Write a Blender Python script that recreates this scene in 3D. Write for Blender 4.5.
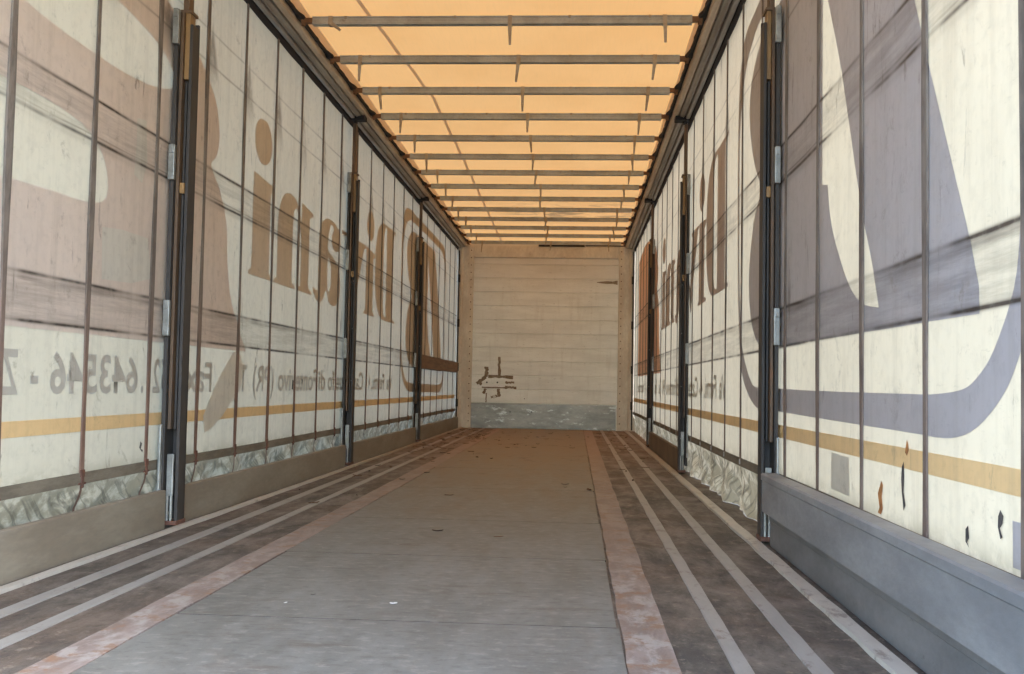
import bpy, bmesh, math, random
from mathutils import Vector, Matrix
random.seed(7)
scene = bpy.context.scene
for o in list(bpy.data.objects): bpy.data.objects.remove(o)

# ------------------------------------------------------------------ camera
W, D, CX, CZ = 2.48, 14.5, 1.6825, 0.6017
F_PX, YAW, PITCH, ROLL = 1029.63, 0.0625, 0.0475, 0.0184
cd = bpy.data.cameras.new('camera'); cam = bpy.data.objects.new('camera', cd)
scene.collection.objects.link(cam); scene.camera = cam
cd.sensor_fit = 'HORIZONTAL'; cd.sensor_width = 36.0; cd.lens = 36.0*F_PX/1024
cd.clip_start = 0.02; cd.clip_end = 500
cam.matrix_world = (Matrix.Translation((CX, 0, CZ)) @ Matrix.Rotation(YAW, 4, 'Z')
    @ Matrix.Rotation(math.pi/2+PITCH, 4, 'X') @ Matrix.Rotation(ROLL, 4, 'Z'))

# ------------------------------------------------------------------ light
world = bpy.data.worlds.new('world'); scene.world = world; world.use_nodes = True
wn = world.node_tree; wn.nodes.clear()
sky = wn.nodes.new('ShaderNodeTexSky'); sky.sky_type = 'NISHITA'; sky.sun_disc = False
sky.sun_elevation = math.radians(48); sky.sun_rotation = math.radians(120); sky.dust_density = 1.2; sky.ozone_density = 1.0
bg = wn.nodes.new('ShaderNodeBackground'); bg.inputs[1].default_value = 2.05
wo = wn.nodes.new('ShaderNodeOutputWorld')
wn.links.new(sky.outputs[0], bg.inputs[0]); wn.links.new(bg.outputs[0], wo.inputs[0])
sl = bpy.data.lights.new('sun', 'SUN'); sl.energy = 3.4; sl.angle = math.radians(0.6); sl.color = (1, .95, .88)
so = bpy.data.objects.new('sun', sl); scene.collection.objects.link(so)
so.rotation_euler = Vector((-0.72, -0.25, -1.0)).to_track_quat('-Z', 'Y').to_euler()
vs = scene.view_settings
scene.display_settings.display_device = 'sRGB'
vs.view_transform = 'Standard'; vs.look = 'None'; vs.gamma = 1; vs.use_curve_mapping = False
vs.exposure = 0.14
scene.cycles.max_bounces = 14; scene.cycles.diffuse_bounces = 10; scene.cycles.transmission_bounces = 8
scene.cycles.use_denoising = True
scene.cycles.sample_clamp_indirect = 8

# ------------------------------------------------------------------ helpers
COL = scene.collection
def s2l(c): return tuple((x/255/12.92 if x/255 <= .04045 else ((x/255+.055)/1.055)**2.4) for x in c)
class NT:
    """tiny wrapper for writing node trees"""
    def __init__(s, tree): s.t = tree
    def n(s, typ, **k):
        nd = s.t.nodes.new(typ)
        for a, b in k.items(): setattr(nd, a, b)
        return nd
    def put(s, sock, v):
        if isinstance(v, bpy.types.NodeSocket): s.t.links.new(v, sock)
        elif isinstance(v, tuple) and len(v) == 3 and sock.type == 'RGBA': sock.default_value = (*v, 1)
        else: sock.default_value = v
    def m(s, op, a, b=0.0, c=0.0, clamp=False):
        nd = s.n('ShaderNodeMath', operation=op); nd.use_clamp = clamp
        for i, v in enumerate((a, b, c)): s.put(nd.inputs[i], v)
        return nd.outputs[0]
    def add(s, *v):
        r = v[0]
        for x in v[1:]: r = s.m('ADD', r, x)
        return r
    def mul(s, *v):
        r = v[0]
        for x in v[1:]: r = s.m('MULTIPLY', r, x)
        return r
    def smooth(s, v, a, b, lo=0.0, hi=1.0):
        nd = s.n('ShaderNodeMapRange', interpolation_type='SMOOTHSTEP')
        for i, x in enumerate((v, a, b, lo, hi)): s.put(nd.inputs[i], x)
        return nd.outputs[0]
    def gauss(s, v, c, w):
        d = s.m('DIVIDE', s.m('SUBTRACT', v, c), w)
        return s.m('EXPONENT', s.mul(d, d, -1.0))
    def mix(s, f, a, b, mode='MIX'):
        nd = s.n('ShaderNodeMix', data_type='RGBA', blend_type=mode)
        s.put(nd.inputs[0], f); s.put(nd.inputs[6], a); s.put(nd.inputs[7], b)
        return nd.outputs[2]
    def pos(s):
        g = s.n('ShaderNodeNewGeometry'); x = s.n('ShaderNodeSeparateXYZ')
        s.t.links.new(g.outputs['Position'], x.inputs[0])
        return g.outputs['Position'], x.outputs[0], x.outputs[1], x.outputs[2]
    def noise(s, vec, scale=(1, 1, 1), sc=1.0, detail=4, rough=.55, off=(0, 0, 0), dist=0.0):
        mp = s.n('ShaderNodeMapping'); s.put(mp.inputs[0], vec)
        mp.inputs['Scale'].default_value = scale; mp.inputs['Location'].default_value = off
        nz = s.n('ShaderNodeTexNoise'); s.t.links.new(mp.outputs[0], nz.inputs[0])
        nz.inputs['Scale'].default_value = sc; nz.inputs['Detail'].default_value = detail
        nz.inputs['Roughness'].default_value = rough; nz.inputs['Distortion'].default_value = dist
        return nz.outputs[0]
    def bump(s, h, strength=.3, dist=.01):
        b = s.n('ShaderNodeBump'); b.inputs['Strength'].default_value = strength
        b.inputs['Distance'].default_value = dist; s.put(b.inputs['Height'], h)
        return b.outputs[0]

def new_mat(name):
    m = bpy.data.materials.new(name); m.use_nodes = True; m.node_tree.nodes.clear()
    N = NT(m.node_tree); out = N.n('ShaderNodeOutputMaterial')
    return m, N, out
def principled(N, out, col, rough=.6, metal=0.0, normal=None, spec=.5):
    p = N.n('ShaderNodeBsdfPrincipled')
    N.put(p.inputs['Base Color'], col); N.put(p.inputs['Roughness'], rough); N.put(p.inputs['Metallic'], metal)
    N.put(p.inputs['Specular IOR Level'], spec)
    if normal is not None: N.put(p.inputs['Normal'], normal)
    N.put(out.inputs[0], p.outputs[0]); return p
def obj_coord(N):
    tc = N.n('ShaderNodeTexCoord'); return tc.outputs['Object']

def worn(name, base, second, rust=None, ra=.55, rb=.7, sc=6.0, rough=.6, metal=0.0, stretch=(1, 1, 1), bump=.25, world=True):
    """painted or bare surface with blotches of a second colour and optional rust"""
    m, N, out = new_mat(name)
    P = N.pos()[0] if world else obj_coord(N)
    a = N.noise(P, stretch, sc, 6, .65)
    c = N.mix(N.smooth(a, .35, .65), base, second)
    if rust:
        r = N.noise(P, stretch, sc*1.7, 7, .7, off=(3, 7, 1))
        c = N.mix(N.smooth(r, ra, rb), c, rust)
    f = N.noise(P, stretch, sc*12, 3, .6)
    c = N.mix(N.smooth(f, .3, .75, 0, .25), c, tuple(x*.45 for x in base))
    principled(N, out, c, rough, metal, N.bump(f, bump, .003)); return m

def link_mesh(name, me, mat, parent=None):
    o = bpy.data.objects.new(name, me); COL.objects.link(o)
    if mat is not None and not me.materials: me.materials.append(mat)
    if parent is not None: o.parent = parent
    return o
def bm_obj(name, bm, mat, parent=None, smooth=False):
    bmesh.ops.recalc_face_normals(bm, faces=bm.faces[:])
    me = bpy.data.meshes.new(name); bm.to_mesh(me); bm.free()
    if smooth:
        for p in me.polygons: p.use_smooth = True
    return link_mesh(name, me, mat, parent)
def add_box(bm, x0, x1, y0, y1, z0, z1, bev=0.0):
    r = bmesh.ops.create_cube(bm, size=1.0)
    vs_ = r['verts']
    bmesh.ops.scale(bm, vec=(x1-x0, y1-y0, z1-z0), verts=vs_)
    bmesh.ops.translate(bm, vec=((x0+x1)/2, (y0+y1)/2, (z0+z1)/2), verts=vs_)
    if bev > 0:
        es = list({e for v in vs_ for e in v.link_edges})
        bmesh.ops.bevel(bm, geom=es, offset=bev, segments=2, profile=.6, affect='EDGES')
def add_cyl(bm, c, r, h, axis='Z', seg=16, r2=None):
    q = bmesh.ops.create_cone(bm, cap_ends=True, segments=seg, radius1=r, radius2=r if r2 is None else r2, depth=h)
    M = {'Z': Matrix(), 'X': Matrix.Rotation(math.pi/2, 4, 'Y'), 'Y': Matrix.Rotation(-math.pi/2, 4, 'X')}[axis]
    bmesh.ops.transform(bm, matrix=Matrix.Translation(c) @ M, verts=q['verts'])
def add_profile(bm, pts, y0, y1, axis='Y', n=1):
    """closed profile (x,z) extruded along Y, or (y,z) along X; n lengthwise spans"""
    rings = []
    for k in range(n+1):
        t = y0+(y1-y0)*k/n
        rings.append([bm.verts.new((a, t, b) if axis == 'Y' else (t, a, b)) for a, b in pts])
    m = len(pts)
    for k in range(n):
        for i in range(m):
            bm.faces.new((rings[k][i], rings[k][(i+1) % m], rings[k+1][(i+1) % m], rings[k+1][i]))
    bm.faces.new(rings[0][::-1]); bm.faces.new(rings[-1])
def box(name, dims, mat, parent=None, bev=0.002):
    bm = bmesh.new(); add_box(bm, *dims, bev=bev); return bm_obj(name, bm, mat, parent)
def thing(name, label, cat, loc=(0, 0, 0), group=None):
    o = bpy.data.objects.new(name, None); COL.objects.link(o); o.location = loc
    o.empty_display_size = .1
    return tag(o, label, cat, group)
def tag(o, label, cat, group=None, kind=None):
    o['label'] = label; o['category'] = cat
    if group: o['group'] = group
    if kind: o['kind'] = kind
    return o
def struct(o, label=None, cat=None):
    o['kind'] = 'structure'
    if label: o['label'] = label
    if cat: o['category'] = cat
    return o
def dup(root, loc, label):
    r = root.copy(); COL.objects.link(r); r.location = loc; r['label'] = label
    for ch in list(root.children):
        c = ch.copy(); COL.objects.link(c); c.parent = r
        for g in list(ch.children):
            d = g.copy(); COL.objects.link(d); d.parent = c
    return r
def curve_mesh(name, loops):
    """flat filled mesh in XY from closed loops (even-odd holes)"""
    cu = bpy.data.curves.new(name, 'CURVE'); cu.dimensions = '2D'; cu.fill_mode = 'BOTH'
    for lp in loops:
        sp = cu.splines.new('POLY'); sp.points.add(len(lp)-1)
        for p, q in zip(sp.points, lp): p.co = (q[0], q[1], 0, 1)
        sp.use_cyclic_u = True
    return data_to_mesh(name, cu)
def data_to_mesh(name, data):
    o = bpy.data.objects.new(name, data); COL.objects.link(o)
    dg = bpy.context.evaluated_depsgraph_get()
    me = bpy.data.meshes.new_from_object(o.evaluated_get(dg))
    bpy.data.objects.remove(o)
    me.materials.clear()
    return me
def catmull(pts, n=6, closed=True):
    r = []; m = len(pts)
    for i in range(m if closed else m-1):
        g = lambda k: pts[k % m] if closed else pts[max(0, min(m-1, k))]
        a, b, c, d = g(i-1), g(i), g(i+1), g(i+2)
        for k in range(n):
            t = k/n
            r.append(tuple(.5*((2*b[j])+(c[j]-a[j])*t+(2*a[j]-5*b[j]+4*c[j]-d[j])*t*t+(3*b[j]-a[j]-3*c[j]+d[j])*t**3) for j in (0, 1)))
    if not closed: r.append(tuple(pts[-1]))
    return r

# ------------------------------------------------------------------ materials
def tarp_material():
    m, N, out = new_mat('roof tarpaulin')
    P, X, Y, Z = N.pos()
    a = N.noise(P, (1, .6, 1), 2.2, 5, .6); b = N.noise(P, (30, 2, 1), 3, 3, .6)
    c = N.mix(N.smooth(a, .35, .7, 0, .6), s2l((248, 188, 116)), s2l((240, 178, 106)))
    c = N.mix(N.smooth(b, .4, .8, 0, .10), c, s2l((205, 160, 105)))
    st = N.mul(N.smooth(N.noise(P, (1, 2.2, 1), 3.3, 6, .7, off=(2, 1.3, 0), dist=.6), .47, .6), N.gauss(Y, 11.85, .5), N.smooth(X, .7, 1.1))
    c = N.mix(N.mul(st, .7), c, s2l((120, 100, 75)))
    d = N.n('ShaderNodeBsdfDiffuse'); t = N.n('ShaderNodeBsdfTranslucent'); mx = N.n('ShaderNodeMixShader')
    N.put(d.inputs[0], c); N.put(t.inputs[0], c); mx.inputs[0].default_value = .105
    N.put(mx.inputs[1], d.outputs[0]); N.put(mx.inputs[2], t.outputs[0]); N.put(out.inputs[0], mx.outputs[0])
    return m
M_TARP = tarp_material()

def hem_material(name, col, f):
    m, N, out = new_mat(name); P = N.pos()[0]
    c = N.mix(N.noise(P, (1, .5, 1), 5, 5), col, tuple(x*.85 for x in col))
    d = N.n('ShaderNodeBsdfDiffuse'); t = N.n('ShaderNodeBsdfTranslucent'); mx = N.n('ShaderNodeMixShader')
    N.put(d.inputs[0], c); N.put(t.inputs[0], c); mx.inputs[0].default_value = f
    N.put(mx.inputs[1], d.outputs[0]); N.put(mx.inputs[2], t.outputs[0]); N.put(out.inputs[0], mx.outputs[0])
    return m
M_HEMT = hem_material('doubled tarpaulin hem', s2l((226, 214, 200)), .62)
M_WELD = hem_material('welded tarpaulin seam', s2l((214, 204, 196)), .55)
def curtain_material(name, base, transl=.45, skirt=True):
    m, N, out = new_mat(name)
    P, X, Y, Z = N.pos()
    cloud = N.noise(P, (1, 1, .6), 1.6, 6, .65)
    streak = N.noise(P, (1, 14, .8), 1.3, 5, .65, off=(5, 2, 0))
    fine = N.noise(P, (1, 1, 1), 26, 4, .6)
    rubn = N.noise(P, (1, 1.4, 22), 1.5, 5, .7, off=(1, 4, 2))
    c = N.mix(N.smooth(cloud, .3, .72, 0, .30), base, tuple(x*.62 for x in base))
    c = N.mix(N.smooth(streak, .45, .75, 0, .20), c, s2l((128, 116, 96)))
    # rub marks of the side laths: a dark streak at the top and bottom of each row
    total = None
    for z0, amp, w in ((1.43, 1.2, .0065), (1.575, 1.1, .006), (1.447, .5, .004), (1.413, .3, .012), (.775, 1.2, .006), (.925, 1.1, .0065), (.907, .4, .01), (2.05, .6, .006), (2.20, .5, .006)):
        g = N.mul(N.gauss(N.m('ADD', Z, N.mul(N.m('SUBTRACT', rubn, .5), .004)), z0, w), amp)
        total = g if total is None else N.add(total, g)
    gate = N.smooth(N.noise(P, (1, 1.9, .3), 1.4, 3, .6, off=(0, 9, 3)), .32, .6)
    lines = N.mul(total, N.add(.25, N.mul(gate, .75)))
    band = N.add(N.mul(N.smooth(Z, 1.42, 1.44), N.smooth(Z, 1.57, 1.59, 1, 0)), N.mul(N.smooth(Z, .765, .785), N.smooth(Z, .915, .935, 1, 0)), )
    band = N.mul(band, N.smooth(rubn, .3, .7), .38)
    f = N.m('MULTIPLY', N.add(lines, band), .9, clamp=True)
    c = N.mix(f, c, s2l((62, 56, 50)))
    # smudges with a pointed top between the straps, high up
    ph = N.m('SUBTRACT', N.m('FRACT', N.m('DIVIDE', N.m('SUBTRACT', Y, .07), .53)), .5)
    ax = N.m('ABSOLUTE', ph)
    tri = N.mul(N.smooth(N.m('SUBTRACT', N.mul(N.m('SUBTRACT', 2.27, Z), .75), ax), -.02, .08), N.smooth(Z, 1.88, 2.12))
    tri = N.mul(tri, N.smooth(N.noise(P, (1, 1, 1), 5, 5, .7), .3, .6), .8)
    c = N.mix(tri, c, s2l((85, 76, 66)))
    # scuffs
    sc_ = N.smooth(N.noise(P, (1, 5, 1.1), 3.5, 8, .72, off=(8, 3, 3), dist=.8), .60, .70, 0, .6)
    c = N.mix(sc_, c, s2l((88, 80, 72)))
    mot = N.noise(P, (1, 1.3, 1.3), 7, 7, .78, off=(4, 6, 1), dist=.4)
    c = N.mix(N.smooth(mot, .56, .7, 0, .42), c, s2l((112, 102, 88)))
    # grime of the lower hem
    low = N.mul(N.smooth(Z, .22, .34, .8, 0), N.add(.15, N.smooth(N.noise(P, (1, 1.3, 2.5), 5, 5, .65, off=(0, 0, 6), dist=.5), .40, .56)))
    c = N.mix(N.mul(low, .7), c, s2l((104, 94, 68)))
    c = N.mix(N.smooth(fine, .45, .7, 0, .22), c, tuple(x*.6 for x in base))
    scr = N.noise(P, (1, 2.0, 9), 9, 6, .75, off=(3, 8, 8), dist=.3)
    c = N.mix(N.smooth(scr, .6, .68, 0, .35), c, tuple(x*.6 for x in base))
    u = N.m('ADD', N.mul(Y, 1.0), N.mul(Z, 1.5)); cmb = N.n('ShaderNodeCombineXYZ'); N.put(cmb.inputs[0], u); N.put(cmb.inputs[1], Z)
    dg = N.noise(cmb.outputs[0], (7, 3, 1), 1.0, 3, .6, dist=.6)
    c = N.mix(N.mul(N.smooth(Z, .21, .235, .55, 0), N.gauss(dg, .5, .035)), c, s2l((60, 56, 44)))  # diagonal dark lines: shade of the skirt folds painted in, with smears
    weave = N.n('ShaderNodeTexWave', wave_type='BANDS', bands_direction='Y'); N.put(weave.inputs[0], P)
    weave.inputs['Scale'].default_value = 60; weave.inputs['Distortion'].default_value = .8
    nb = N.bump(N.add(N.mul(weave.outputs[1], .25), N.mul(fine, .8), N.mul(cloud, 1.2)), .3, .003)
    d = N.n('ShaderNodeBsdfPrincipled'); N.put(d.inputs['Base Color'], c); d.inputs['Roughness'].default_value = .5
    d.inputs['Specular IOR Level'].default_value = .35
    N.put(d.inputs['Normal'], nb)
    t = N.n('ShaderNodeBsdfTranslucent'); N.put(t.inputs[0], c); mx = N.n('ShaderNodeMixShader')
    mx.inputs[0].default_value = transl
    N.put(mx.inputs[1], d.outputs[0]); N.put(mx.inputs[2], t.outputs[0]); N.put(out.inputs[0], mx.outputs[0])
    return m
TR = .10
M_CURT = curtain_material('cream curtain fabric', s2l((203, 194, 169)), TR)
M_TAUPE = curtain_material('taupe print', s2l((198, 182, 160)), TR)
M_MAUVE = curtain_material('mauve print', s2l((182, 168, 162)), TR)
M_GREY = curtain_material('grey blue print', s2l((174, 170, 170)), TR)
M_TEXT = curtain_material('grey address print', s2l((180, 176, 164)), TR)
M_SIGN_SHADE = curtain_material('shaded pink print', s2l((207, 193, 179)), TR)  # same sign paint on both sides; this tone paints in the shaded left
M_SIGN_SUN = curtain_material('sunlit red print', s2l((242, 198, 170)), TR)  # sign paint again, redder: sun through the right curtain put into the colour
M_YEL = curtain_material('yellow stripe', s2l((226, 194, 142)), TR)

M_STRAP = worn('webbing strap', s2l((88, 82, 76)), s2l((70, 64, 60)), sc=9, rough=.8)
def strap_mat(name, rusty):
    m, N, out = new_mat(name); P, X, Y, Z = N.pos()
    n = N.noise(P, (1, 3, 1), 5, 5, .7)
    c = N.mix(N.smooth(n, .35, .65), s2l((122, 114, 104)), s2l((88, 80, 74)))
    r = N.mul(N.smooth(N.add(Z, N.mul(N.m('SUBTRACT', n, .5), 1.0)), .3, 1.2, rusty, 0), 1.0)
    c = N.mix(r, c, s2l((118, 76, 54)))
    principled(N, out, c, .8, 0, N.bump(N.noise(P, (1, 1, 1), 120, 2), .3, .002)); return m
M_STRAPL = strap_mat('rusty webbing strap', .55); M_STRAPR = strap_mat('webbing strap dark', .25)
M_HEM = worn('hem belt', s2l((122, 114, 98)), s2l((96, 88, 74)), sc=6, rough=.8, stretch=(1, .6, 3))
M_RUST = worn('rusty iron', s2l((104, 68, 52)), s2l((82, 58, 48)), s2l((128, 84, 60)), sc=30, rough=.85)
M_STEELDK = worn('dark painted steel', s2l((48, 45, 42)), s2l((62, 57, 52)), s2l((86, 62, 46)), .66, .74, sc=5, rough=.7, stretch=(1, 1, .4))
M_BROWNST = worn('brown oxidised steel', s2l((98, 74, 50)), s2l((76, 62, 48)), s2l((112, 74, 44)), .55, .7, sc=7, rough=.6, stretch=(1, 1, .4))
M_TANST = worn('ochre painted steel', s2l((146, 112, 66)), s2l((122, 96, 62)), s2l((96, 66, 42)), .6, .7, sc=9, rough=.6, stretch=(1, 1, .4))
M_ZINC = worn('zinc plated steel', s2l((150, 150, 144)), s2l((120, 120, 114)), s2l((110, 84, 60)), .66, .75, sc=12, rough=.4, metal=.35)
M_RAILG = worn('grey track aluminium', s2l((172, 164, 150)), s2l((140, 130, 116)), sc=4, rough=.45, metal=.3, stretch=(1, .3, 1))
M_RAILB = worn('brown grey rail', s2l((214, 194, 166)), s2l((186, 164, 136)), s2l((90, 66, 46)), .64, .75, sc=5, rough=.55, stretch=(1, .3, 1))
M_BLACK = worn('black rubber', s2l((30, 27, 25)), s2l((42, 38, 34)), sc=8, rough=.8)
M_BOW = worn('roof bow aluminium', s2l((172, 172, 162)), s2l((148, 146, 134)), s2l((108, 86, 62)), .64, .74, sc=6, rough=.45, metal=.25)
M_BOWR = worn('rusty bow end', s2l((130, 92, 56)), s2l((104, 72, 44)), s2l((86, 54, 34)), .5, .7, sc=20, rough=.75)
M_HANG = worn('hanger strap', s2l((176, 162, 138)), s2l((150, 132, 106)), sc=14, rough=.7)
M_BOARDL = worn('khaki side board', s2l((140, 132, 116)), s2l((124, 114, 98)), s2l((104, 88, 70)), .66, .78, sc=3, rough=.6, stretch=(1, .5, 2))
M_BOARDR = worn('grey aluminium side board', s2l((142, 143, 142)), s2l((120, 121, 121)), s2l((90, 86, 82)), .62, .74, sc=3, rough=.5, metal=.1, stretch=(1, .7, 2.0))
M_BOARDB = worn('brown side board', s2l((112, 92, 70)), s2l((94, 76, 58)), sc=4, rough=.7)
M_LATH = worn('weathered wooden lath', s2l((132, 108, 88)), s2l((108, 88, 74)), s2l((80, 62, 50)), .6, .72, sc=4, rough=.8, stretch=(1, .5, 6))

# ------------------------------------------------------------------ ground outside
gm, N, out = new_mat('pale yard concrete'); P = N.pos()[0]
principled(N, out, N.mix(N.noise(P, (1, 1, 1), .6, 6), s2l((128, 132, 136)), s2l((104, 108, 114))), .9)
bm = bmesh.new(); add_box(bm, -40, 42, -40, 50, -1.4, -1.3)
g = bm_obj('ground', bm, gm); struct(g, 'pale concrete yard below and around the trailer', 'ground')

# ------------------------------------------------------------------ floor
def deck_mat():
    m, N, out = new_mat('dark deck plywood'); P, X, Y, Z = N.pos()
    a = N.noise(P, (1.6, .6, 1), 4, 7, .7, dist=.4); b = N.noise(P, (1, .7, 1), 24, 6, .75); d = N.noise(P, (1, .8, 1), 1.6, 6, .7, off=(4, 4, 0))
    c = N.mix(N.smooth(a, .34, .66), s2l((72, 68, 62)), s2l((104, 97, 88)))
    c = N.mix(N.smooth(d, .46, .62, 0, .35), c, s2l((104, 84, 68)))
    c = N.mix(N.smooth(b, .55, .66, 0, .7), c, s2l((136, 126, 112)))
    c = N.mix(N.smooth(b, .46, .36, 0, .6), c, s2l((48, 44, 40)))
    dust = N.mul(N.smooth(Y, 5.0, 12.5), .72)
    c = N.mix(dust, c, s2l((142, 104, 76)))
    principled(N, out, c, N.smooth(a, .3, .7, .75, .45), 0, N.bump(N.add(b, a), .5, .006), .4); return m
def panel_mat():
    m, N, out = new_mat('grey plywood panel'); P, X, Y, Z = N.pos()
    a = N.noise(P, (3.2, .9, 1), 2.2, 6, .65, dist=.3); b = N.noise(P, (1, 3.5, 1), 3.2, 7, .72, off=(1, 7, 0)); f = N.noise(P, (.6, 1, 1), 38, 5, .7)
    c = N.mix(N.smooth(a, .3, .7), s2l((118, 118, 111)), s2l((102, 102, 95)))
    c = N.mix(N.smooth(b, .54, .68, 0, .7), c, s2l((90, 82, 72)))
    c = N.mix(N.smooth(f, .54, .66, 0, .45), c, s2l((150, 146, 136)))
    c = N.mix(N.smooth(f, .46, .36, 0, .35), c, s2l((70, 66, 60)))
    dust = N.smooth(N.add(Y, N.mul(N.m('SUBTRACT', a, .5), 5.0)), 3.5, 11.5, 0, .85)
    c = N.mix(dust, c, s2l((146, 117, 86)))
    dk = N.mul(N.smooth(N.noise(P, (1, .5, 1), 5, 7, .75, off=(9, 0, 0)), .56, .68), N.smooth(Y, 4, 9, .15, .7))
    c = N.mix(dk, c, s2l((92, 66, 48)))
    principled(N, out, c, .55, 0, N.bump(N.add(f, b), .35, .004), .45); return m
def beam_mat():
    m, N, out = new_mat('worn red oxide strip'); P, X, Y, Z = N.pos()
    a = N.noise(P, (4, 1.2, 1), 2.4, 7, .75, dist=.4); b = N.noise(P, (5, 3, 1), 2.5, 7, .7, off=(2, 2, 2), dist=.4)
    c = N.mix(N.smooth(a, .4, .6), s2l((140, 127, 118)), s2l((120, 106, 97)))
    near = N.smooth(Y, 2.6, 4.4, 1, 0)
    c = N.mix(N.mul(N.smooth(b, .46, .6), N.add(.1, N.mul(near, .5))), c, s2l((168, 164, 156)))
    c = N.mix(N.smooth(N.noise(P, (3, 3, 1), 3.5, 7, .75, off=(7, 1, 0)), .52, .60, 0, .85), c, s2l((130, 100, 76)))
    c = N.mix(N.smooth(Y, 5, 12, 0, .7), c, s2l((166, 124, 94)))
    principled(N, out, c, .55, 0, N.bump(b, .4, .004)); return m
def strip_mat(name, base, dust=.7):
    m, N, out = new_mat(name); P, X, Y, Z = N.pos()
    a = N.noise(P, (3, .8, 1), 5, 6, .7); b = N.noise(P, (2, 1.2, 1), 6, 7, .75, off=(5, 1, 0))
    c = N.mix(N.smooth(a, .35, .65, 0, .5), base, tuple(x*.7 for x in base))
    c = N.mix(N.smooth(b, .55, .66, 0, .6), c, s2l((96, 76, 60)))
    c = N.mix(N.smooth(Y, 5, 12, 0, dust), c, s2l((164, 126, 96)))
    principled(N, out, c, .42, .25, N.bump(a, .2, .003)); return m
M_DECK, M_PANEL, M_BEAM = deck_mat(), panel_mat(), beam_mat()
M_STRIP = strip_mat('zinc floor strip', s2l((160, 158, 152))); M_EDGE = strip_mat('scuffed edge angle', s2l((200, 196, 184)))
Y0 = .92
M_PEDGE = worn('dark plywood edge', s2l((46, 40, 34)), s2l((36, 32, 28)), sc=20, rough=.9)
floor = box('floor', (-.10, W+.10, Y0, D, -.16, 0), M_DECK, bev=0); struct(floor, 'dark worn plywood trailer deck with metal strips along it', 'floor')
seams = [Y0, 1.62, 2.60, 3.60, 4.565, 5.97, 7.42, 8.9, 10.4, 11.9, 13.3, D-.01]
for i, (a, b) in enumerate(zip(seams, seams[1:])):
    x1 = 1.799 if b < 3.0 else 1.793+.003*(i % 2)
    pp = box('plywood_panel', (.672+.003*(i % 3), x1, a+.002, b-.002, 0.0005, .006), M_PANEL, floor, 0)
    pp.data.materials.append(M_PEDGE)
    for f_ in pp.data.polygons:
        if abs(f_.normal.z) < .5: f_.material_index = 1
def rough_strip(name, xa, xb, h, mat, jit=.003, lean=0.0):
    bm = bmesh.new(); n = 90; rings = []
    for k in range(n+1):
        y = Y0+(D-.02-Y0)*k/n
        d = random.uniform(-jit, jit); e = random.uniform(-jit, jit)
        rings.append([bm.verts.new(p) for p in ((xa+d, y, .0004), (xa+d+.001, y, h), (xb+e-.001, y, h), (xb+e, y, .0004))])
    for k in range(n):
        for i in range(4):
            bm.faces.new((rings[k][i], rings[k][(i+1) % 4], rings[k+1][(i+1) % 4], rings[k+1][i]))
    bm.faces.new(rings[0]); bm.faces.new(rings[-1][::-1])
    return bm_obj(name, bm, mat, floor)
rough_strip('oxide_strip', .562, .668, .004, M_BEAM); rough_strip('oxide_strip', 1.803, 1.915, .004, M_BEAM)
for xa, xb in ((.215, .262), (.385, .425), (2.030, 2.072), (2.195, 2.240)):
    rough_strip('floor_strip', xa, xb, .004, M_STRIP, .0015)
rough_strip('edge_angle', .075, .105, .012, M_EDGE, .002); rough_strip('edge_angle', 2.365, 2.412, .012, M_EDGE, .003)

# ------------------------------------------------------------------ roof
def tz(x, y):
    e = min(1, max(0, (D-.05-y)/.5)); c = math.sin(math.pi*min(max(x, 0), W)/W)
    return 2.614 + e*(.012*c + .006*math.cos(2*math.pi*(y-5.48)/.6626+math.pi)*c)
bm = bmesh.new(); nx, ny = 24, 164
gr = [[bm.verts.new((-.07+(W+.14)*i/nx, y := .88+(D+.08-.88)*j/ny, tz(-.07+(W+.14)*i/nx, y))) for i in range(nx+1)] for j in range(ny+1)]
for j in range(ny):
    for i in range(nx): bm.faces.new((gr[j][i], gr[j][i+1], gr[j+1][i+1], gr[j+1][i]))
ceiling = bm_obj('ceiling', bm, M_TARP, smooth=True); struct(ceiling, 'amber translucent roof tarpaulin glowing with daylight', 'ceiling')
def tarp_band(name, f0, f1, mat, dz=.003, n=120):
    bm = bmesh.new(); prev = None
    for k in range(n+1):
        y = Y0+(D-.02-Y0)*k/n; a, b = f0(y), f1(y)
        cur = [bm.verts.new((a+(b-a)*t, y, tz(a+(b-a)*t, y)-dz)) for t in (0, .5, 1)]
        if prev:
            for i in (0, 1): bm.faces.new((prev[i], prev[i+1], cur[i+1], cur[i]))
        prev = cur
    return bm_obj(name, bm, mat, ceiling, True)
tarp_band('edge_hem', lambda y: -.03, lambda y: .195+.004*math.sin(y*3), M_HEMT)
tarp_band('edge_hem', lambda y: 2.31+.004*math.sin(y*4), lambda y: W+.03, M_HEMT)
sx = lambda y: .50+.15*min(1, max(0, (y-5.2)/1.9)) - .006*max(0, y-9)
tarp_band('weld_seam', lambda y: sx(y)-.011, lambda y: sx(y)+.011, M_WELD)

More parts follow.
